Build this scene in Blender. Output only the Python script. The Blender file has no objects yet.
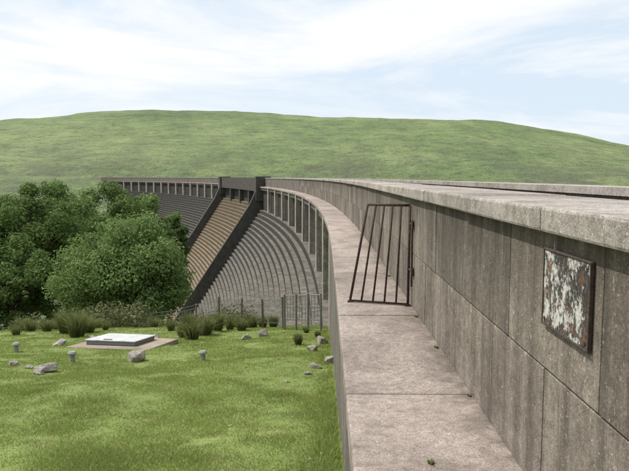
import bpy, bmesh, math, random
import numpy as np
from mathutils import Vector, Matrix
random.seed(7); rng=np.random.default_rng(7)
scene=bpy.context.scene
COL=scene.collection
R=350.0; S0=12.0
CAMZ=1.48
# ------------------------------------------------------------ helpers
def P(s,o,z=0.0):
    if s<=S0: return (o,s,z)
    t=(s-S0)/R
    return (-R+(R+o)*math.cos(t), S0+(R+o)*math.sin(t), z)
def inv(x,y):
    x=np.asarray(x,float); y=np.asarray(y,float)
    t=np.arctan2(y-S0,x+R); r=np.hypot(x+R,y-S0)
    far=(y>S0)
    return np.where(far,S0+t*R,y), np.where(far,r-R,x)
def hash2(ix,iy,seed):
    h=np.sin(ix*127.1+iy*311.7+seed*74.7)*43758.5453
    return h-np.floor(h)
def vnoise(x,y,seed=0):
    ix=np.floor(x);iy=np.floor(y);fx=x-ix;fy=y-iy
    fx=fx*fx*(3-2*fx);fy=fy*fy*(3-2*fy)
    a=hash2(ix,iy,seed);b=hash2(ix+1,iy,seed);c=hash2(ix,iy+1,seed);d=hash2(ix+1,iy+1,seed)
    return (a*(1-fx)+b*fx)*(1-fy)+(c*(1-fx)+d*fx)*fy-0.5
def fbm(x,y,seed=0,o=4):
    v=0;a=1.0
    for i in range(o):
        v=v+a*vnoise(x*2**i,y*2**i,seed+i*5);a*=.5
    return v
SIL_U=np.array([-600,-300,-100,0,50,100,150,200,250,300,360,420,470,500,530,560,600,629,700,850,1200])
SIL_V=np.array([140,132,126,121.5,117,114,113,113,114.5,117,118.5,119.5,121,124,128.5,134,141,146,155,165,170])
def hill_raw(t): # t 0..1 rise, then gentle fall
    up=np.sin(np.clip(t,0,1)*math.pi/2)**1.15
    return up-np.clip(t-1,0,3)*0.25
def G(x,y):
    x=np.asarray(x,float); y=np.asarray(y,float)
    s,o=inv(x,y)
    z=np.interp(s,[-2000,-40,0,19,23,28,60,80,165,258,300,400],[3,0.3,-.1,-3.25,-4.1,-6.2,-22,-28,-28,-1.5,3,6])
    dist=np.hypot(x,y)
    z=z+np.where(o<0,np.clip(-o,0,40)*-0.012,0)
    z=z+fbm(x*.35,y*.35,3)*0.14*np.clip(-o/1.5,0,1)+fbm(x*.06,y*.06,9)*np.clip((dist-25)/40,0,1)*1.5
    z=z+fbm(x*1.6,y*1.6,21,2)*0.03*np.clip(-o,0,1)
    up=np.clip((o-4.3)/3,0,1)*np.clip((s+10)/10,0,1)
    z=z*(1-up)+(-12)*up
    az=np.arctan2(x,y)
    azc=np.clip(az,-1.2,1.2)
    u=325+620*np.tan(azc)
    v=np.interp(u,SIL_U,SIL_V)
    ang=(177-v)/620*np.cos(azc)
    ts=np.linspace(0.3,1.6,60); rr=290+760*ts; hr=hill_raw(ts)
    A=np.min(((ang[...,None]*rr+8+CAMZ)/np.maximum(hr,.05)),axis=-1)
    t=(dist-290)/760
    hz=-8+A*hill_raw(t)
    hz=hz+fbm(x*.008,y*.008,33,5)*np.clip((dist-300)/300,0,1)*7
    w=np.clip((dist-250)/170,0,1);w=w*w*(3-2*w)
    return z*(1-w)+hz*w
def G1(x,y): return float(G(np.array([x]),np.array([y]))[0])
def U(u,d): return ((u-325)/620.0*d, d)

class MB:
    def __init__(s): s.v=[];s.f=[];s.m=[]
    def add(s,vs,fs,m=0):
        b=len(s.v); s.v+= [tuple(p) for p in vs]
        for f in fs: s.f.append(tuple(i+b for i in f)); s.m.append(m)
    def box(s,pts8,m=0):
        s.add(pts8,[(3,2,1,0),(4,5,6,7),(0,1,5,4),(1,2,6,5),(2,3,7,6),(3,0,4,7)],m)
    def abox(s,x0,x1,y0,y1,z0,z1,m=0):
        s.box([(x0,y0,z0),(x1,y0,z0),(x1,y1,z0),(x0,y1,z0),(x0,y0,z1),(x1,y0,z1),(x1,y1,z1),(x0,y1,z1)],m)
    def dbox(s,s0,s1,o0,o1,z0,z1,m=0):
        s.box([P(s0,o0,z0),P(s0,o1,z0),P(s1,o1,z0),P(s1,o0,z0),P(s0,o0,z1),P(s0,o1,z1),P(s1,o1,z1),P(s1,o0,z1)],m)
    def tube(s,p0,p1,r0,r1,n=8,m=0,caps=True):
        p0=Vector(p0);p1=Vector(p1);d=(p1-p0)
        if d.length<1e-6:return
        q=d.to_track_quat('Z','Y');vs=[]
        for p,r in((p0,r0),(p1,r1)):
            for i in range(n):
                a=2*math.pi*i/n
                vs.append(p+q@Vector((math.cos(a)*r,math.sin(a)*r,0)))
        fs=[(i,(i+1)%n,n+(i+1)%n,n+i) for i in range(n)]
        if caps: fs+= [tuple(range(n-1,-1,-1)),tuple(range(n,2*n))]
        s.add(vs,fs,m)
    def sweep(s,prof,s0,s1,ds,mats=None,closed=True,caps=True):
        n=max(1,int(math.ceil((s1-s0)/ds)));k=len(prof);vs=[];
        for i in range(n+1):
            ss=s0+(s1-s0)*i/n
            for (o,z) in prof: vs.append(P(ss,o,z))
        b=len(s.v); s.v+=vs
        segs=k if closed else k-1
        for i in range(n):
            for j in range(segs):
                j2=(j+1)%k
                s.f.append((b+i*k+j,b+(i+1)*k+j,b+(i+1)*k+j2,b+i*k+j2)); s.m.append(mats[j] if mats else 0)
        if caps and closed:
            s.f.append(tuple(b+j for j in range(k)));s.m.append(0)
            s.f.append(tuple(b+n*k+j for j in range(k-1,-1,-1)));s.m.append(0)
    def obj(s,name,mats,parent=None,smooth=False,bevel=0,recalc=True):
        me=bpy.data.meshes.new(name); me.from_pydata(s.v,[],s.f)
        for m in mats: me.materials.append(m)
        me.polygons.foreach_set('material_index',s.m)
        if smooth: me.polygons.foreach_set('use_smooth',[True]*len(s.f))
        me.update()
        if recalc:
            bm=bmesh.new();bm.from_mesh(me);bmesh.ops.recalc_face_normals(bm,faces=bm.faces);bm.to_mesh(me);bm.free()
        ob=bpy.data.objects.new(name,me);COL.objects.link(ob)
        if parent: ob.parent=parent
        if bevel:
            b=ob.modifiers.new('bevel','BEVEL');b.width=bevel;b.segments=2;b.limit_method='ANGLE'
        return ob
def empty(name):
    e=bpy.data.objects.new(name,None);COL.objects.link(e);return e
def npmesh(name,V,F,mat,parent=None):
    me=bpy.data.meshes.new(name); n=len(F);k=F.shape[1]
    me.vertices.add(len(V));me.vertices.foreach_set('co',V.astype(np.float32).ravel())
    me.loops.add(n*k);me.loops.foreach_set('vertex_index',F.astype(np.int32).ravel())
    me.polygons.add(n);me.polygons.foreach_set('loop_start',np.arange(0,n*k,k,dtype=np.int32))
    try: me.polygons.foreach_set('loop_total',np.full(n,k,dtype=np.int32))
    except Exception: pass
    me.materials.append(mat);me.update(calc_edges=True);me.validate()
    ob=bpy.data.objects.new(name,me);COL.objects.link(ob)
    if parent: ob.parent=parent
    return ob

# ------------------------------------------------------------ materials
class NT:
    def __init__(s,name):
        s.mat=bpy.data.materials.new(name);s.mat.use_nodes=True;s.t=s.mat.node_tree;s.t.nodes.clear()
        s.out=s.n('ShaderNodeOutputMaterial');s.b=s.n('ShaderNodeBsdfPrincipled');s.l(s.b.outputs[0],s.out.inputs[0])
        s.b.inputs['Roughness'].default_value=.9
        s.b.inputs['Specular IOR Level'].default_value=.25
        s.co=s.n('ShaderNodeTexCoord').outputs['Object']
    def n(s,t,**k):
        x=s.t.nodes.new(t)
        for a,b in k.items(): setattr(x,a,b)
        return x
    def l(s,a,b): s.t.links.new(a,b)
    def map(s,sc,rot=(0,0,0)):
        m=s.n('ShaderNodeMapping');m.inputs['Scale'].default_value=sc;m.inputs['Rotation'].default_value=rot;s.l(s.co,m.inputs[0]);return m.outputs[0]
    def noise(s,scale,detail=4,rough=.6,vec=None,dist=0):
        x=s.n('ShaderNodeTexNoise');x.inputs['Scale'].default_value=scale;x.inputs['Detail'].default_value=detail
        x.inputs['Roughness'].default_value=rough;x.inputs['Distortion'].default_value=dist
        s.l(vec if vec else s.co,x.inputs['Vector']);return x.outputs[0]
    def ramp(s,fac,pts,const=False):
        x=s.n('ShaderNodeValToRGB');e=x.color_ramp.elements
        if const:x.color_ramp.interpolation='CONSTANT'
        while len(e)<len(pts): e.new(.5)
        for i,(p,c) in enumerate(pts):
            e[i].position=p
            if not hasattr(c,'__len__'): c=(c,c,c)
            e[i].color=(c[0],c[1],c[2],1)
        s.l(fac,x.inputs[0]);return x.outputs[0]
    def mix(s,a,b,f,mode='MIX'):
        x=s.n('ShaderNodeMix',data_type='RGBA',blend_type=mode)
        for sock,v in((x.inputs[0],f),(x.inputs[6],a),(x.inputs[7],b)):
            if isinstance(v,(int,float)): sock.default_value=v
            elif isinstance(v,tuple): sock.default_value=(v[0],v[1],v[2],1)
            else: s.l(v,sock)
        return x.outputs[2]
    def axis(s,i,a,b):
        sx=s.n('ShaderNodeSeparateXYZ');s.l(s.co,sx.inputs[0])
        mr=s.n('ShaderNodeMapRange');mr.inputs[1].default_value=a;mr.inputs[2].default_value=b;s.l(sx.outputs[i],mr.inputs[0]);return mr.outputs[0]
    def bump(s,h,strength=.3,dist=.01):
        x=s.n('ShaderNodeBump');x.inputs['Strength'].default_value=strength;x.inputs['Distance'].default_value=dist
        s.l(h,x.inputs['Height']);s.l(x.outputs[0],s.b.inputs['Normal'])
    def col(s,c): s.l(c,s.b.inputs['Base Color'])
    def island(s): return s.n('ShaderNodeNewGeometry').outputs['Random Per Island']

def concrete(name,lo,hi,streak=.0,speck=60,moss=None,lichen=.25,bumps=.5,island=.0,dark=(.05,.045,.04),stain=.4,topstain=None,footdirt=None,rich=False):
    t=NT(name)
    c=t.ramp(t.noise(1.3,6,.72),[(.32,lo),(.68,hi)])
    c=t.mix(c,t.ramp(t.noise(speck,3,.8),[(.32,.35),(.5,1.0),(.68,1.7)]),.75,'MULTIPLY')
    if rich: c=t.mix(c,t.ramp(t.noise(speck*.18,5,.8),[(.32,.5),(.5,1.0),(.68,1.35)]),.8,'MULTIPLY')
    if stain: c=t.mix(c,dark,t.ramp(t.noise(.9,6,.78,dist=.6),[(.46,0),(.68,stain)]))
    if streak: 
        c=t.mix(c,dark,t.ramp(t.noise(1,5,.7,t.map((5,5,.35))),[(.43,0),(.68,streak)]))
        if rich:c=t.mix(c,tuple(min(1,h*1.6) for h in hi),t.ramp(t.noise(1,5,.75,t.map((9,9,.6),(0,0,.5))),[(.56,0),(.70,.6*streak)]))
    if lichen: c=t.mix(c,(.55,.54,.48),t.ramp(t.noise(11,6,.85),[(.59,0),(.66,lichen)]))
    if rich: c=t.mix(c,(.6,.59,.54),t.ramp(t.noise(45,2,.7),[(.66,0),(.70,lichen*1.3)]))
    if moss: c=t.mix(c,moss,t.ramp(t.noise(2.2,4,.7),[(.56,0),(.68,.6)]))
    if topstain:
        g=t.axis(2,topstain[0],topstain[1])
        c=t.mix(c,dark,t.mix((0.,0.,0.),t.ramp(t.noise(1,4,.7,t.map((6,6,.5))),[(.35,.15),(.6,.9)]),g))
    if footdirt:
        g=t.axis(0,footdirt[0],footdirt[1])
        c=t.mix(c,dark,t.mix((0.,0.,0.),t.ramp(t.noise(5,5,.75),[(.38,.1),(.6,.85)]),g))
    if island: c=t.mix(c,t.ramp(t.island(),[(0,1-island),(1,1+island*.6)]),1.0,'MULTIPLY')
    t.col(c)
    if bumps: t.bump(t.noise(speck*.6,4,.85),bumps,.006)
    return t.mat
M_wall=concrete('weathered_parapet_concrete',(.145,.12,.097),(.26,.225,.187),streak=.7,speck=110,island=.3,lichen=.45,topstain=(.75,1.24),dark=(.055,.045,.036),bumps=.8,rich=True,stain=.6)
M_joint=concrete('joint_mortar',(.04,.035,.03),(.07,.06,.05),bumps=0)
M_cop=concrete('coping_concrete',(.27,.24,.212),(.43,.39,.35),speck=110,island=.1,lichen=.7,stain=.8,dark=(.09,.072,.055),bumps=1.0,rich=True)
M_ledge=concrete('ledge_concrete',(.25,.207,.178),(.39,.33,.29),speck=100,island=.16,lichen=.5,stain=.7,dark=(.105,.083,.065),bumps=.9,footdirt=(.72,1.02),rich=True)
M_face=concrete('dam_concrete',(.12,.105,.09),(.21,.185,.16),streak=.7,speck=20,lichen=.2,bumps=0)
M_pier=concrete('pier_concrete',(.30,.265,.22),(.46,.41,.35),streak=.6,speck=14,lichen=.2,bumps=0)  # painted paler so the shaded pier sides still look lit
M_recess=concrete('recess_concrete',(.022,.02,.018),(.045,.041,.038),streak=.6,speck=14,lichen=0,bumps=0)  # stained back wall; shade between the piers is painted in as well
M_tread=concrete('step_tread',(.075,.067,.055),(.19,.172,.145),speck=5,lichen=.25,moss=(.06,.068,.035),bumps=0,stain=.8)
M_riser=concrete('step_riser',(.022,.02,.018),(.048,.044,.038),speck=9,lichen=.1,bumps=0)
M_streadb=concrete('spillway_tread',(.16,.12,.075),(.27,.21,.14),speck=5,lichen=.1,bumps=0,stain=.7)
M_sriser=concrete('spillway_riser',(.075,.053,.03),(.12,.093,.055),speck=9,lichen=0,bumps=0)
M_dark=concrete('bridge_concrete',(.045,.042,.038),(.10,.09,.078),speck=12,lichen=.1,bumps=0,streak=.5)
M_pad=concrete('pad_concrete',(.22,.175,.135),(.33,.27,.215),speck=60,lichen=.1)
M_rock=concrete('granite',(.17,.155,.135),(.34,.315,.27),speck=35,lichen=.4,moss=(.12,.13,.05),bumps=1.0,rich=True)

def simple(name,c,rough=.6,metal=0,var=.3,scale=20):
    t=NT(name);t.b.inputs['Roughness'].default_value=rough;t.b.inputs['Metallic'].default_value=metal
    t.col(t.mix(c,t.ramp(t.noise(scale,5,.7),[(.3,1-var),(.7,1+var)]),1.0,'MULTIPLY'))
    return t.mat
M_rust=simple('rusty_iron',(.058,.038,.03),.8,.0,.7,30)
M_frame=simple('sign_frame_iron',(.06,.042,.034),.8,.0,.6,45)
M_metal=simple('painted_steel_cover',(.46,.47,.47),.5,.1,.25,5)
M_galv=simple('galvanised_steel',(.2,.2,.19),.5,.3,.2,20)
M_wood=simple('weathered_timber',(.16,.135,.105),.9,0,.35,18)
M_bark=simple('bark',(.085,.07,.05),.95,0,.4,12)
M_stud=concrete('stud_concrete',(.22,.22,.2),(.34,.34,.31),speck=60)

def grassblade(name,c1,c2,c3=None,trans=.3,patch=None):
    t=NT(name)
    pts=[(0,c1),(.8,c2)]
    if c3: pts.append((1,c3))
    c=t.ramp(t.island(),pts)
    c=t.mix(c,t.ramp(t.noise(.8,4),[(.35,.85),(.65,1.12)]),1.0,'MULTIPLY')
    if patch: c=t.mix(c,patch,t.ramp(t.noise(1.7,6,.78),[(.52,0),(.66,.65)]))
    t.col(c);t.b.inputs['Roughness'].default_value=.8;t.b.inputs['Specular IOR Level'].default_value=.1
    tr=t.n('ShaderNodeBsdfTranslucent');t.l(c,tr.inputs[0])
    m=t.n('ShaderNodeMixShader');m.inputs[0].default_value=trans
    t.l(t.b.outputs[0],m.inputs[1]);t.l(tr.outputs[0],m.inputs[2]);t.l(m.outputs[0],t.out.inputs[0])
    return t.mat
M_blade=grassblade('turf_blades',(.18,.25,.055),(.265,.34,.088),(.40,.36,.19),patch=(.32,.31,.14))
M_rush=grassblade('rush_blades',(.10,.14,.045),(.20,.21,.08),(.38,.32,.18))
M_leafA=grassblade('leaf_willow',(.12,.19,.055),(.20,.28,.095),(.26,.33,.14),.35)
M_leafB=grassblade('leaf_alder',(.07,.12,.033),(.145,.21,.06),(.19,.25,.09),.35)
M_scrub=grassblade('leaf_scrub',(.08,.10,.04),(.15,.16,.07),(.24,.20,.11),.25)

t=NT('turf')
c=t.ramp(t.noise(.55,5,.7),[(.3,(.13,.18,.045)),(.55,(.175,.225,.06)),(.75,(.22,.25,.085))])
c=t.mix(c,t.ramp(t.noise(14,5,.8),[(.3,.5),(.5,1),(.75,1.35)]),.8,'MULTIPLY')
c=t.mix(c,(.18,.14,.08),t.ramp(t.noise(2.6,6,.78),[(.54,0),(.66,.8)]))
t.col(c);t.bump(t.noise(30,3,.8),.8,.03);M_turf=t.mat
t=NT('moorland')
c=t.ramp(t.noise(.0065,8,.68),[(.34,(.075,.115,.03)),(.47,(.118,.165,.044)),(.60,(.175,.215,.07))])
c=t.mix(c,t.ramp(t.noise(.05,7,.85),[(.36,.45),(.5,1),(.64,1.4)]),.9,'MULTIPLY')
c=t.mix(c,(.03,.05,.02),t.ramp(t.noise(.13,6,.85),[(.56,0),(.61,.85)]))
c=t.mix(c,(.22,.23,.10),t.ramp(t.noise(1,5,.6,t.map((.006,.006,.16)),dist=.3),[(.5,0),(.515,.3),(.53,0)]))
low=t.axis(2,36,-2)
ml=t.mix((0.,0.,0.),t.ramp(t.noise(.02,7,.78),[(.43,0),(.57,.85)]),low)
c=t.mix(c,(.072,.078,.034),ml)
c=t.mix(c,(.42,.5,.6),.04)  # slight distance haze, mixed into the hill's albedo
t.col(c);t.bump(t.noise(.2,4,.8),.9,4);M_hill=t.mat
t=NT('water');t.b.inputs['Base Color'].default_value=(.02,.03,.035,1);t.b.inputs['Roughness'].default_value=.08;M_water=t.mat
# plaque
t=NT('peeling_sign_paint')
p=t.noise(1,7,.82,t.map((40,22,10),(.5,0,0)));q=t.noise(6,6,.8)
f=t.ramp(t.mix(p,q,.6),[(.46,0),(.50,1)])
c=t.mix((.50,.485,.45),(.03,.028,.026),f)
c=t.mix(c,(.11,.105,.10),t.ramp(t.noise(40,4,.8),[(.50,0),(.62,.7)]))
c=t.mix(c,(.19,.085,.05),t.ramp(t.noise(12,6,.75),[(.54,0),(.63,.75)]))
t.col(c);t.b.inputs['Roughness'].default_value=.7;t.bump(p,.6,.003);M_plaq=t.mat

# ------------------------------------------------------------ terrain
az=np.concatenate([np.radians(np.arange(-180,-50,3)),np.radians(np.arange(-50,50,.28)),np.radians(np.arange(50,180,3))])
rad=[0.4]
while rad[-1]<6000: rad.append(rad[-1]*1.027)
rad=np.array(rad)
def polar(name,r,mat,center=False):
    A,Rr=np.meshgrid(az,r); X=np.sin(A)*Rr;Y=np.cos(A)*Rr;Z=G(X,Y)
    V=np.stack([X,Y,Z],-1).reshape(-1,3);na=len(az);nr=len(r)
    i=np.arange(nr-1)[:,None];j=np.arange(na)[None,:];j2=(j+1)%na
    F=np.stack([i*na+j+0*i,(i*na+j2),((i+1)*na+j2),((i+1)*na+j)],-1).reshape(-1,4)[:,::-1]
    ob=npmesh(name,V,F,mat)
    ob.data.polygons.foreach_set('use_smooth',[True]*len(F));return ob
k=int(np.searchsorted(rad,70))
ground=polar('ground',rad[:k+1],M_turf)
hill=polar('moorland_hill',rad[k:],M_hill)
m=MB();m.sweep([(4.1,-6),(900,-6)],-5,S0+R*.78,8,closed=False);m.obj('reservoir_water',[M_water],recalc=False)

# ------------------------------------------------------------ dam
dam=empty('concrete_dam')
SE=S0+R*.735
SP0,SP1=98.0,139.0
m=MB();s=-8.0;i=0
while s<60:
    L=2.43
    m.dbox(s,s+L-.012,.15+random.uniform(-.004,.004),1.03,-.16,random.uniform(-.003,.003)+0,0);s+=L
m.obj('ledge_slab',[M_ledge],dam,bevel=.014)
m=MB();m.sweep([(.15,-.16),(.15,0),(1.03,0),(1.03,-.16)],60.4,SE,4);m.obj('ledge_far',[M_ledge],dam)
m=MB()
m.sweep([(.16,-9),(.16,-.17),(1.2,-.17),(1.2,-9)],-8,17,2)
m.obj('abutment_wall',[M_face],dam)
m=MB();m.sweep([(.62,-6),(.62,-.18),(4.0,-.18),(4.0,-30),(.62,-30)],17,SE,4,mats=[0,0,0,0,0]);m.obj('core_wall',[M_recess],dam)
m=MB();m.sweep([(1.21,-9),(1.21,-.18),(4.0,-.18),(4.0,-9)],-8,16.9,2);m.obj('abutment_core',[M_face],dam)
m=MB();m.sweep([(1.62,-.17),(1.62,.02),(3.7,.02),(3.7,-.17)],-8,SE,3);m.obj('crest_road',[M_ledge],dam)
m=MB();s=-7.3
hz=[(.004,.61),(.618,1.238)]
row=0
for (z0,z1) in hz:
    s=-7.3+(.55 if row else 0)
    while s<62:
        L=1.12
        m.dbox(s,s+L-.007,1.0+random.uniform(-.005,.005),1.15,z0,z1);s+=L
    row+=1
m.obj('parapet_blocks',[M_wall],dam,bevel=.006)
m=MB();m.sweep([(1.01,-.1),(1.01,1.236),(1.6,1.236),(1.6,-.1)],-8,62,2);m.obj('parapet_core',[M_joint],dam)
m=MB();m.sweep([(1.0,-.1),(1.0,1.236),(1.6,1.236),(1.6,-.1)],62.2,SE,4);m.obj('parapet_far',[M_face],dam)
m=MB();s=-7.0
while s<62:
    L=1.62;dz=random.uniform(-.004,.004);do=random.uniform(-.006,.006)
    m.dbox(s,s+L-.007,.94+do,1.68+do,1.243,1.355+dz);s+=L
m.obj('coping_slabs',[M_cop],dam,bevel=.014)
m=MB();m.sweep([(.94,1.24),(.94,1.355),(1.68,1.355),(1.68,1.24)],s,SE,4);m.obj('coping_far',[M_cop],dam)
m=MB();m.sweep([(3.75,-.1),(3.75,1.24),(4.0,1.24),(4.0,-.1)],-8,SE,3);m.obj('upstream_parapet',[M_face],dam)
m=MB();m.sweep([(3.68,1.243),(3.68,1.35),(4.35,1.35),(4.35,1.243)],-8,SE,3);m.obj('upstream_coping',[M_cop],dam)
m=MB();s=17.6
PITCH=7.8
while s<SE-3:
    if not(SP0-3<s<SP1+2):
        m.dbox(s,s+.95,.17,.63,-3.9,-.165,0)
    s+=PITCH
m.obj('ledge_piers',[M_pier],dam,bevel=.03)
m=MB()
m.sweep([(.3,-.55),(.3,-.17),(.62,-.17),(.62,-.55)],18.6,SP0,3)
m.sweep([(.3,-.55),(.3,-.17),(.62,-.17),(.62,-.55)],SP1,SE,3)
m.obj('ledge_beam',[M_face],dam)
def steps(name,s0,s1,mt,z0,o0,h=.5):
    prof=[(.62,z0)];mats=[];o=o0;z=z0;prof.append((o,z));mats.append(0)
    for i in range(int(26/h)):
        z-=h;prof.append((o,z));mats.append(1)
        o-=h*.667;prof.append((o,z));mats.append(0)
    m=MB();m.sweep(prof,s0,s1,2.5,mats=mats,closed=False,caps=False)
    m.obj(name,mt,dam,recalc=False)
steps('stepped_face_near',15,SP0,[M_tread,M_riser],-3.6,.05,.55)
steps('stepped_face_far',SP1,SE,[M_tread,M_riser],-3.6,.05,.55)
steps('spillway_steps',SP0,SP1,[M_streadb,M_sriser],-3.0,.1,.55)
def training(s,name):
    m=MB();poly=[(.6,-.2),(-.3,-.2),(-.65,-1.2),(-1.05,-2.1),(-1.5,-3.0)]
    o=-1.5;z=-3.0
    while z>-28: z-=3;o-=2.0;poly.append((o,z))
    n=len(poly);low=[(o+1.5 if i>0 else .6,z-2.2) for i,(o,z) in enumerate(poly)]
    for side in range(n-1):
        a,b=poly[side],poly[side+1];c,d=low[side+1],low[side]
        m.box([P(s,*d),P(s,*c),P(s+.9,*c),P(s+.9,*d),P(s,*a),P(s,*b),P(s+.9,*b),P(s+.9,*a)],0)
    m.obj(name,[M_dark],dam)
training(SP0-.6,'training_wall_a');training(SP1-.5,'training_wall_b')
m=MB()
m.sweep([(-.15,-.8),(-.15,1.4),(.9,1.4),(.9,-.8)],SP0+.6,SP1-1,3)
for s in (SP0-1.2,SP1-1):
    m.dbox(s,s+1.8,-.45,1.9,-2.2,1.56)
for k2 in range(1,4):
    s=SP0+(SP1-SP0)*k2/4;m.dbox(s-.5,s+.5,-.1,.6,-3.2,-.8)
m.obj('spillway_bridge',[M_dark],dam)

# ------------------------------------------------------------ plaque on wall
e=empty('wall_sign')
m=MB();m.abox(.982,.992,2.285,2.765,.83,1.16);m.obj('sign_plate',[M_plaq],e,bevel=.004)
m=MB()
for a in ((2.277,2.287,.822,1.168),(2.763,2.773,.822,1.168),(2.287,2.763,1.158,1.168),(2.287,2.763,.822,.832)):
    m.abox(.978,.9945,a[0],a[1],a[2],a[3])
m.obj('sign_frame',[M_frame],e,bevel=.003)
m=MB()
for y in (2.31,2.74):
    for z in (.855,1.135): m.tube((.978,y,z),(.983,y,z),.008,.008,10)
m.obj('sign_bolts',[M_rust],e)

# ------------------------------------------------------------ gate
e=empty('iron_gate_guard')
m=MB();r=.0115
BL=Vector((.30,7.27,.02));BR=Vector((.955,7.05,.02));TL=Vector((.50,7.27,1.16));TR=Vector((.965,7.05,1.16))
m.tube(BL,TL,.015,.015);m.tube(TL,TR,.015,.015);m.tube(BR,TR,.015,.015);m.tube(BL,BR,.013,.013)
for f in (.2,.4,.6,.8): m.tube(BL.lerp(BR,f),TL.lerp(TR,f),r,r)
m.obj('bars',[M_rust],e,smooth=True)
m=MB()
m.tube((.975,6.92,.25),(.975,6.92,1.0),.012,.012)
for z in (.42,.95):
    m.tube(BR.lerp(TR,z/1.16),(.975,6.92,z),.010,.010); m.abox(.97,1.0,6.88,6.96,z-.04,z+.04)
m.abox(.27,.33,7.24,7.30,0,.02);m.abox(.92,.985,7.02,7.08,0,.02)
m.obj('brackets',[M_rust],e)

# ------------------------------------------------------------ concrete pad with cover
def slab_local(name,parent,cx,cy,w,l,z0,z1,rot,mat,bev=.015):
    m=MB();m.abox(-w/2,w/2,-l/2,l/2,z0,z1);o=m.obj(name,[mat],parent,bevel=bev)
    o.location=(cx,cy,0);o.rotation_euler=(0,0,rot);return o
cx,cy=U(120,14.6);gz=G1(cx,cy)
e=empty('inspection_chamber');e.location=(cx,cy,gz);e.rotation_euler=(-.13,0,-.12)
slab_local('concrete_pad',e,.0,0,1.95,2.0,-.5,.06,0,M_pad,.02)
slab_local('cover_frame',e,-.12,.05,1.2,1.2,.06,.15,0,M_galv)
slab_local('steel_cover',e,-.12,.05,1.25,1.25,.152,.18,0,M_metal,.008)
m=MB()
m.tube((-.3,-.5,.195),(-.1,-.5,.195),.012,.012);m.tube((-.3,-.5,.18),(-.3,-.5,.195),.012,.012);m.tube((-.1,-.5,.18),(-.1,-.5,.195),.012,.012)
m.obj('lifting_handle',[M_galv],e)

for (u,d) in ((7,13.2),(65,11.5),(200,12.2)):
    x,y=U(u,d);z=G1(x,y);m=MB()
    m.tube((0,0,-.1),(0,0,.15),.05,.045,12);m.tube((0,0,.15),(0,0,.175),.08,.085,12);m.tube((0,0,.175),(0,0,.205),.085,.06,12)
    o=m.obj('marker_stud',[M_stud]);o.location=(x,y,z)
def rock(u,d,w,l,h,seed):
    rr=random.Random(seed);bm=bmesh.new()
    for i in range(22):
        a=rr.uniform(0,6.28);b=rr.uniform(-.9,1);k=rr.uniform(.8,1.1)
        q=math.sqrt(max(0,1-b*b))**.5
        bm.verts.new((math.cos(a)*w/2*q*k,math.sin(a)*l/2*q*k,b*h/2*k))
    bmesh.ops.convex_hull(bm,input=bm.verts)
    for v in [v for v in bm.verts if not v.link_faces]: bm.verts.remove(v)
    me=bpy.data.meshes.new('rock');bm.to_mesh(me);bm.free();me.materials.append(M_rock)
    o=bpy.data.objects.new('rock',me);COL.objects.link(o)
    x,y=U(u,d);o.location=(x,y,G1(x,y)+h*.2);o.rotation_euler=(rr.uniform(-.2,.2),rr.uniform(-.2,.2),rr.uniform(0,6))
    b=o.modifiers.new('b','BEVEL');b.width=min(w,h)*.06;b.segments=2
for q in ((37,10.3,.5,.35,.2,1),(30,10.05,.25,.2,.12,31),(52,14.5,.45,.4,.2,2),(131,12.0,.45,.38,.32,5),(20,10.6,.2,.15,.08,4),(3,10.8,.2,.2,.14,6),(332,11.3,.3,.3,.26,7),
          (316,10.6,.28,.2,.15,8),(323,5.3,.07,.06,.05,9),(287,9.2,.1,.08,.04,10),(262,17.5,.35,.3,.3,12),
          (150,16.5,.35,.3,.25,14),(88,16.5,.3,.3,.2,15),(245,16.5,.5,.3,.2,16),(228,6.6,.06,.06,.03,17),(308,9.9,.15,.1,.1,18),
          (310,5.15,.05,.04,.03,20),(312,13.2,.3,.25,.2,26),(322,14.6,.35,.3,.3,27)):
    rock(*q)

# ------------------------------------------------------------ fence
e=empty('wire_fence');m=MB();w=MB()
pts=[U(283,19.6),U(262,20.6),U(240,21.6),U(217,22.6),U(193,23.6),U(168,24.4),U(140,25)]
prev=None
for i,(x,y) in enumerate(pts):
    z=G1(x,y);m.tube((x,y,z-.3),(x+random.uniform(-.05,.05),y,z+random.uniform(.95,1.15)),.045,.04,8)
    if prev:
        for h in (.2,.42,.64,.86,1.0): w.tube((prev[0],prev[1],prev[2]+h),(x,y,z+h),.006,.006,5)
        for kk in range(1,14):
            f=kk/14;a=Vector(prev).lerp(Vector((x,y,z)),f);w.tube(a+Vector((0,0,.15)),a+Vector((0,0,1.0)),.004,.004,4)
    prev=(x,y,z)
m.obj('posts',[M_wood],e);w.obj('wires',[M_galv],e)
e=empty('metal_railing');m=MB();w=MB()
a=Vector((*U(284,19.2),0));b=Vector((*U(321,18.3),0))
for f in (0,.33,.66,1):
    p=a.lerp(b,f);z=G1(p.x,p.y);m.tube((p.x,p.y,z-.3),(p.x,p.y,z+1.15),.035,.035,8)
for h in (.35,.75,1.1):
    w.tube((a.x,a.y,G1(a.x,a.y)+h),(b.x,b.y,G1(b.x,b.y)+h),.018,.018,8)
for kk in range(1,12):
    p=a.lerp(b,kk/12);z=G1(p.x,p.y);w.tube((p.x,p.y,z+.3),(p.x,p.y,z+1.1),.008,.008,6)
m.obj('posts',[M_galv],e);w.obj('rails',[M_galv],e)

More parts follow.
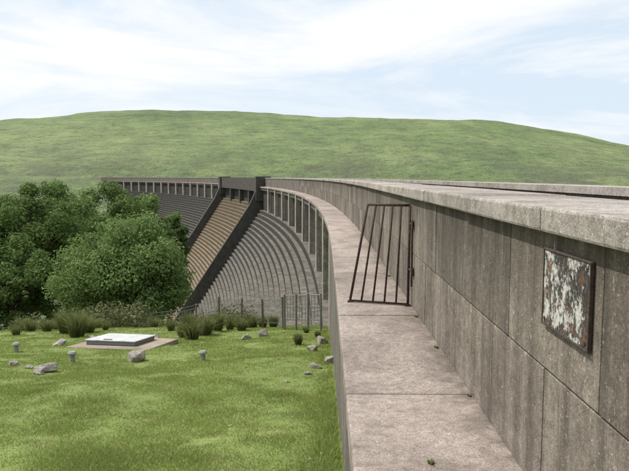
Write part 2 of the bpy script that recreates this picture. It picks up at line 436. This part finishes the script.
# ------------------------------------------------------------ turf blades
def blades(n,xr,yr,h0,h1,wd,seed,thr=-.15):
    r=np.random.default_rng(seed)
    d=yr[0]*(yr[1]/yr[0])**(r.random(n)**.75)
    lat=(r.random(n)*(xr[1]-xr[0])+xr[0])
    x=lat*d; y=d
    ok=(x<.14)
    cl=fbm(x*1.7,y*1.7,50,3)+.5*fbm(x*5,y*5,70,2)
    ok&=(cl+r.random(n)*.8-.1>thr)
    x=x[ok];y=y[ok];cl=cl[ok];n=len(x)
    z=G(x,y)
    edge=np.clip((x+.15)/.25,0,1)
    h=(h0+(h1-h0)*r.random(n))*(1+.8*np.clip(cl,-.6,1)+1.2*edge)
    a=r.random(n)*6.283;ca=np.cos(a);sa=np.sin(a)
    la=r.random(n)*6.283;ll=h*(.4+.9*r.random(n))
    w=wd*(.6+.8*r.random(n))*np.clip(y/7,1,3)
    V=np.zeros((n,3,3))
    V[:,0]=np.stack([x-ca*w,y-sa*w,z-.004],-1);V[:,1]=np.stack([x+ca*w,y+sa*w,z-.004],-1)
    V[:,2]=np.stack([x+np.cos(la)*ll,y+np.sin(la)*ll,z+h],-1)
    return V.reshape(-1,3),np.arange(n*3).reshape(-1,3)
V,F=blades(300000,(-.56,.05),(3.6,24),.012,.034,.0035,3,thr=-.05)
V2,F2=blades(120000,(-.56,.05),(3.6,24),.02,.045,.003,4,thr=.68)
npmesh('grass',np.concatenate([V,V2]),np.concatenate([F,F2+len(V)]),M_blade)

# ------------------------------------------------------------ rush tussocks
def tussock_mesh(name,n,h,spread,seed,mat):
    r=np.random.default_rng(seed)
    a=r.random(n)*6.283;rr=r.random(n)**.5*spread*.35
    bx=np.cos(a)*rr;by=np.sin(a)*rr
    hh=h*(.35+.75*r.random(n));lean=spread*(.1+1.0*r.random(n)**1.4)
    tx=bx+np.cos(a)*lean;ty=by+np.sin(a)*lean
    mx=bx+np.cos(a)*lean*.35;my=by+np.sin(a)*lean*.35
    w=.005+.005*r.random(n);wa=r.random(n)*6.283;cx=np.cos(wa)*w;cy=np.sin(wa)*w;o=np.zeros(n)
    V=np.stack([np.stack([bx-cx,by-cy,o-.05],-1),np.stack([bx+cx,by+cy,o-.05],-1),
      np.stack([mx+cx,my+cy,hh*.65],-1),np.stack([mx-cx,my-cy,hh*.65],-1),
      np.stack([tx,ty,hh*(.8+.25*r.random(n))],-1)],1).reshape(-1,3)
    b=np.arange(n)*5
    F=np.concatenate([np.stack([b,b+1,b+2],-1),np.stack([b,b+2,b+3],-1),np.stack([b+3,b+2,b+4],-1)])
    me_ob=npmesh(name,V,F,mat);me=me_ob.data;bpy.data.objects.remove(me_ob);return me
TM=[tussock_mesh('rush_tussock',420,.62,.38,i,M_rush) for i in range(4)]
def put(me,name,x,y,sc,rot=None,dz=0):
    o=bpy.data.objects.new(name,me);COL.objects.link(o);o.location=(x,y,G1(x,y)+dz)
    o.scale=(sc,sc,sc*random.uniform(.75,1.1));o.rotation_euler=(random.uniform(-.1,.1),random.uniform(-.1,.1),random.uniform(0,6.28) if rot is None else rot);return o
for (u,d,sc) in ((70,17.5,1.7),(60,18.5,1.4),(82,18.6,1.4),(40,19,1),(22,19.5,1),(8,18,.9),(180,17.5,1.2),(190,16.8,1.5),(202,18,1.4),(215,19,1.2),
    (228,19.5,1.1),(240,19,1.0),(250,20.5,1.4),(298,14.5,.8),(205,21,1.3),(185,21,1.2),(232,21.5,1.2),(50,21,1.2),(75,21,1.3),(20,21.5,1.2),(272,21.5,.9),(318,16.5,.6),
    (168,19,.8),(100,19.5,.7),(306,17.8,.6),(12,20.5,1.1),(92,21.5,1.1),(150,21,.9),(262,21.2,1.1)):
    x,y=U(u,d);put(random.choice(TM),'rush_tussock',x,y,sc*random.uniform(.6,.85))

# ------------------------------------------------------------ trees
def leafcloud(r,centers,radii,nleaf,size):
    k=r.choice(len(centers),nleaf,p=(radii**2)/(radii**2).sum())
    d=r.normal(size=(nleaf,3));d/=np.linalg.norm(d,axis=1)[:,None]
    p=centers[k]+d*radii[k][:,None]*(.45+.65*r.random(nleaf)[:,None])*np.array([1,1,.85])
    nrm=d+r.normal(size=(nleaf,3))*.7;nrm[:,2]+=.3;nrm/=np.linalg.norm(nrm,axis=1)[:,None]
    t1=np.cross(nrm,r.normal(size=(nleaf,3)));t1/=np.linalg.norm(t1,axis=1)[:,None];t2=np.cross(nrm,t1)
    s=size*(.6+.8*r.random(nleaf))[:,None]
    V=np.stack([p-t1*s,p-t2*s*.5,p+t1*s,p+t2*s*.5],1).reshape(-1,3)
    return V,np.arange(nleaf*4).reshape(-1,4)
def tree(name,x,y,ztop,rx,rz,seed,mat,nleaf=26000,size=.11,nclump=85):
    r=np.random.default_rng(seed);rnd=random.Random(seed)
    gz=G1(x,y);cz=ztop-rz
    e=empty(name);e.location=(x,y,gz);c0=np.array([0,0,cz-gz])
    d=r.normal(size=(nclump,3));d/=np.linalg.norm(d,axis=1)[:,None];d[:,2]=np.where(d[:,2]<-.6,-d[:,2]*.5,d[:,2])
    lump=1+.17*np.sin(d[:,0]*3+seed)*np.cos(d[:,1]*4+seed*2)+r.normal(size=nclump)*.07
    cen=c0+d*np.array([rx,rx,rz])*.82*(lump*(.55+.45*r.random(nclump)**.4))[:,None]
    rd=rx*(.11+.14*r.random(nclump))
    V,F=leafcloud(r,cen,rd,nleaf,size)
    npmesh('foliage',V,F,mat,e)
    m=MB();h=c0[2]-rz*.5
    top=Vector((rnd.uniform(-.3,.3),rnd.uniform(-.3,.3),max(h,.8)))
    m.tube((0,0,-.4),top,.05*rx+.08,.035*rx+.05,10)
    lead=Vector((0,0,c0[2]+rz*.4));m.tube(top,lead,.035*rx+.05,.03,8)
    for i in range(0,nclump,2):
        st=top.lerp(lead,rnd.random()*.8);en=Vector(cen[i]);md=st.lerp(en,.5)+Vector((0,0,.2*rx*.3))
        m.tube(st,md,.018*rx+.01,.012*rx,6,caps=False);m.tube(md,en,.012*rx,.008,6,caps=False)
    m.obj('trunk_and_limbs',[M_bark],e)
x,y=U(125,32);tree('willow_tree',x,y,-.5,3.95,3.3,11,M_leafA,60000,.08,170)
def T(u,d,v,wpx,rz,seed,mat,n=30000,name='alder_tree',size=.11):
    x,y=U(u,d);tree(name,x,y,CAMZ-(v-177)/620*d,wpx/620*d/2,rz,seed,mat,n,size)
T(28,40,177,135,5.2,21,M_leafB,38000,size=.11)
T(-50,38,182,120,5.2,22,M_leafB,20000)
T(100,52,176,120,5.5,23,M_leafB,34000,size=.13)
T(143,56,187,80,4.8,24,M_leafA,24000,size=.13)
T(166,58,212,50,3.4,25,M_leafB,10000,size=.13)
T(62,46,179,110,6,26,M_leafA,30000,size=.12)
T(2,33,235,110,3.2,27,M_leafB,32000,size=.09)
T(-60,31,240,110,3.5,28,M_leafB,12000,size=.1)
r=np.random.default_rng(5)
e=empty('bank_scrub')
cs=[];rs=[]
for i in range(110):
    u=r.uniform(-60,262);d=r.uniform(23,31);x,y=U(u,d);cs.append((x,y,G1(x,y)+r.uniform(.1,.7)));rs.append(r.uniform(.4,.95))
V,F=leafcloud(r,np.array(cs),np.array(rs),42000,.06);npmesh('foliage',V,F,M_scrub,e)
me=tussock_mesh('ledge_weed',50,.05,.05,77,M_rush)
for (x,y,sc) in ((.55,3.1,.5),(.97,5.3,.5),(.96,9.2,.6),(.98,4.1,.4),(.97,6.5,.5)):
    o=bpy.data.objects.new('ledge_weed',me);COL.objects.link(o);o.location=(x,y,0.0);o.scale=(sc,sc,sc*.8)

# ------------------------------------------------------------ light, sky
AZ=math.radians(-66);EL=math.radians(56)
sd=Vector((math.sin(AZ)*math.cos(EL),math.cos(AZ)*math.cos(EL),math.sin(EL)))
L=bpy.data.lights.new('sun','SUN');L.energy=5.0;L.angle=math.radians(.5);L.color=(1,.955,.89)
lo=bpy.data.objects.new('sun',L);COL.objects.link(lo);lo.rotation_euler=sd.to_track_quat('Z','Y').to_euler()
W=bpy.data.worlds.new('World');scene.world=W;W.use_nodes=True;nt=W.node_tree;nt.nodes.clear()
out=nt.nodes.new('ShaderNodeOutputWorld')
sky=nt.nodes.new('ShaderNodeTexSky');sky.sky_type='NISHITA';sky.sun_disc=False;sky.sun_elevation=EL;sky.sun_rotation=AZ
sky.altitude=300;sky.air_density=1;sky.dust_density=1.5
bg=nt.nodes.new('ShaderNodeBackground');bg.inputs[1].default_value=.10
tc=nt.nodes.new('ShaderNodeTexCoord');mp=nt.nodes.new('ShaderNodeMapping');mp.inputs['Scale'].default_value=(1.2,1.2,5.5);mp.inputs['Rotation'].default_value=(.0,.16,.3);mp.inputs['Location'].default_value=(1.3,.6,.9)
nz=nt.nodes.new('ShaderNodeTexNoise');nz.inputs['Scale'].default_value=1.6;nz.inputs['Detail'].default_value=9;nz.inputs['Roughness'].default_value=.58;nz.inputs['Distortion'].default_value=.6
rp=nt.nodes.new('ShaderNodeValToRGB');rp.color_ramp.elements[0].position=.42;rp.color_ramp.elements[0].color=(.25,.25,.25,1);rp.color_ramp.elements[1].position=.58;rp.color_ramp.elements[1].color=(1,1,1,1)
m0=nt.nodes.new('ShaderNodeMix');m0.data_type='RGBA';m0.inputs[0].default_value=.8;m0.inputs[7].default_value=(7.2,8.8,10.4,1)
mx=nt.nodes.new('ShaderNodeMix');mx.data_type='RGBA';mx.inputs[7].default_value=(10.0,10.15,10.3,1)
nt.links.new(tc.outputs['Generated'],mp.inputs[0]);nt.links.new(mp.outputs[0],nz.inputs['Vector']);nt.links.new(nz.outputs[0],rp.inputs[0])
nt.links.new(rp.outputs[0],mx.inputs[0]);nt.links.new(sky.outputs[0],m0.inputs[6]);nt.links.new(m0.outputs[2],mx.inputs[6]);nt.links.new(mx.outputs[2],bg.inputs[0]);nt.links.new(bg.outputs[0],out.inputs[0])

# ------------------------------------------------------------ camera
cam=bpy.data.cameras.new('camera');co=bpy.data.objects.new('camera',cam);COL.objects.link(co)
cam.sensor_width=36;cam.lens=36*620/629;cam.clip_end=12000;cam.clip_start=.05
co.location=(0,0,CAMZ)
co.rotation_euler=(math.radians(90)-math.atan(58.5/620),0,math.atan(10.5/620))
scene.camera=co
scene.view_settings.view_transform='Standard';scene.view_settings.look='None';scene.view_settings.exposure=0
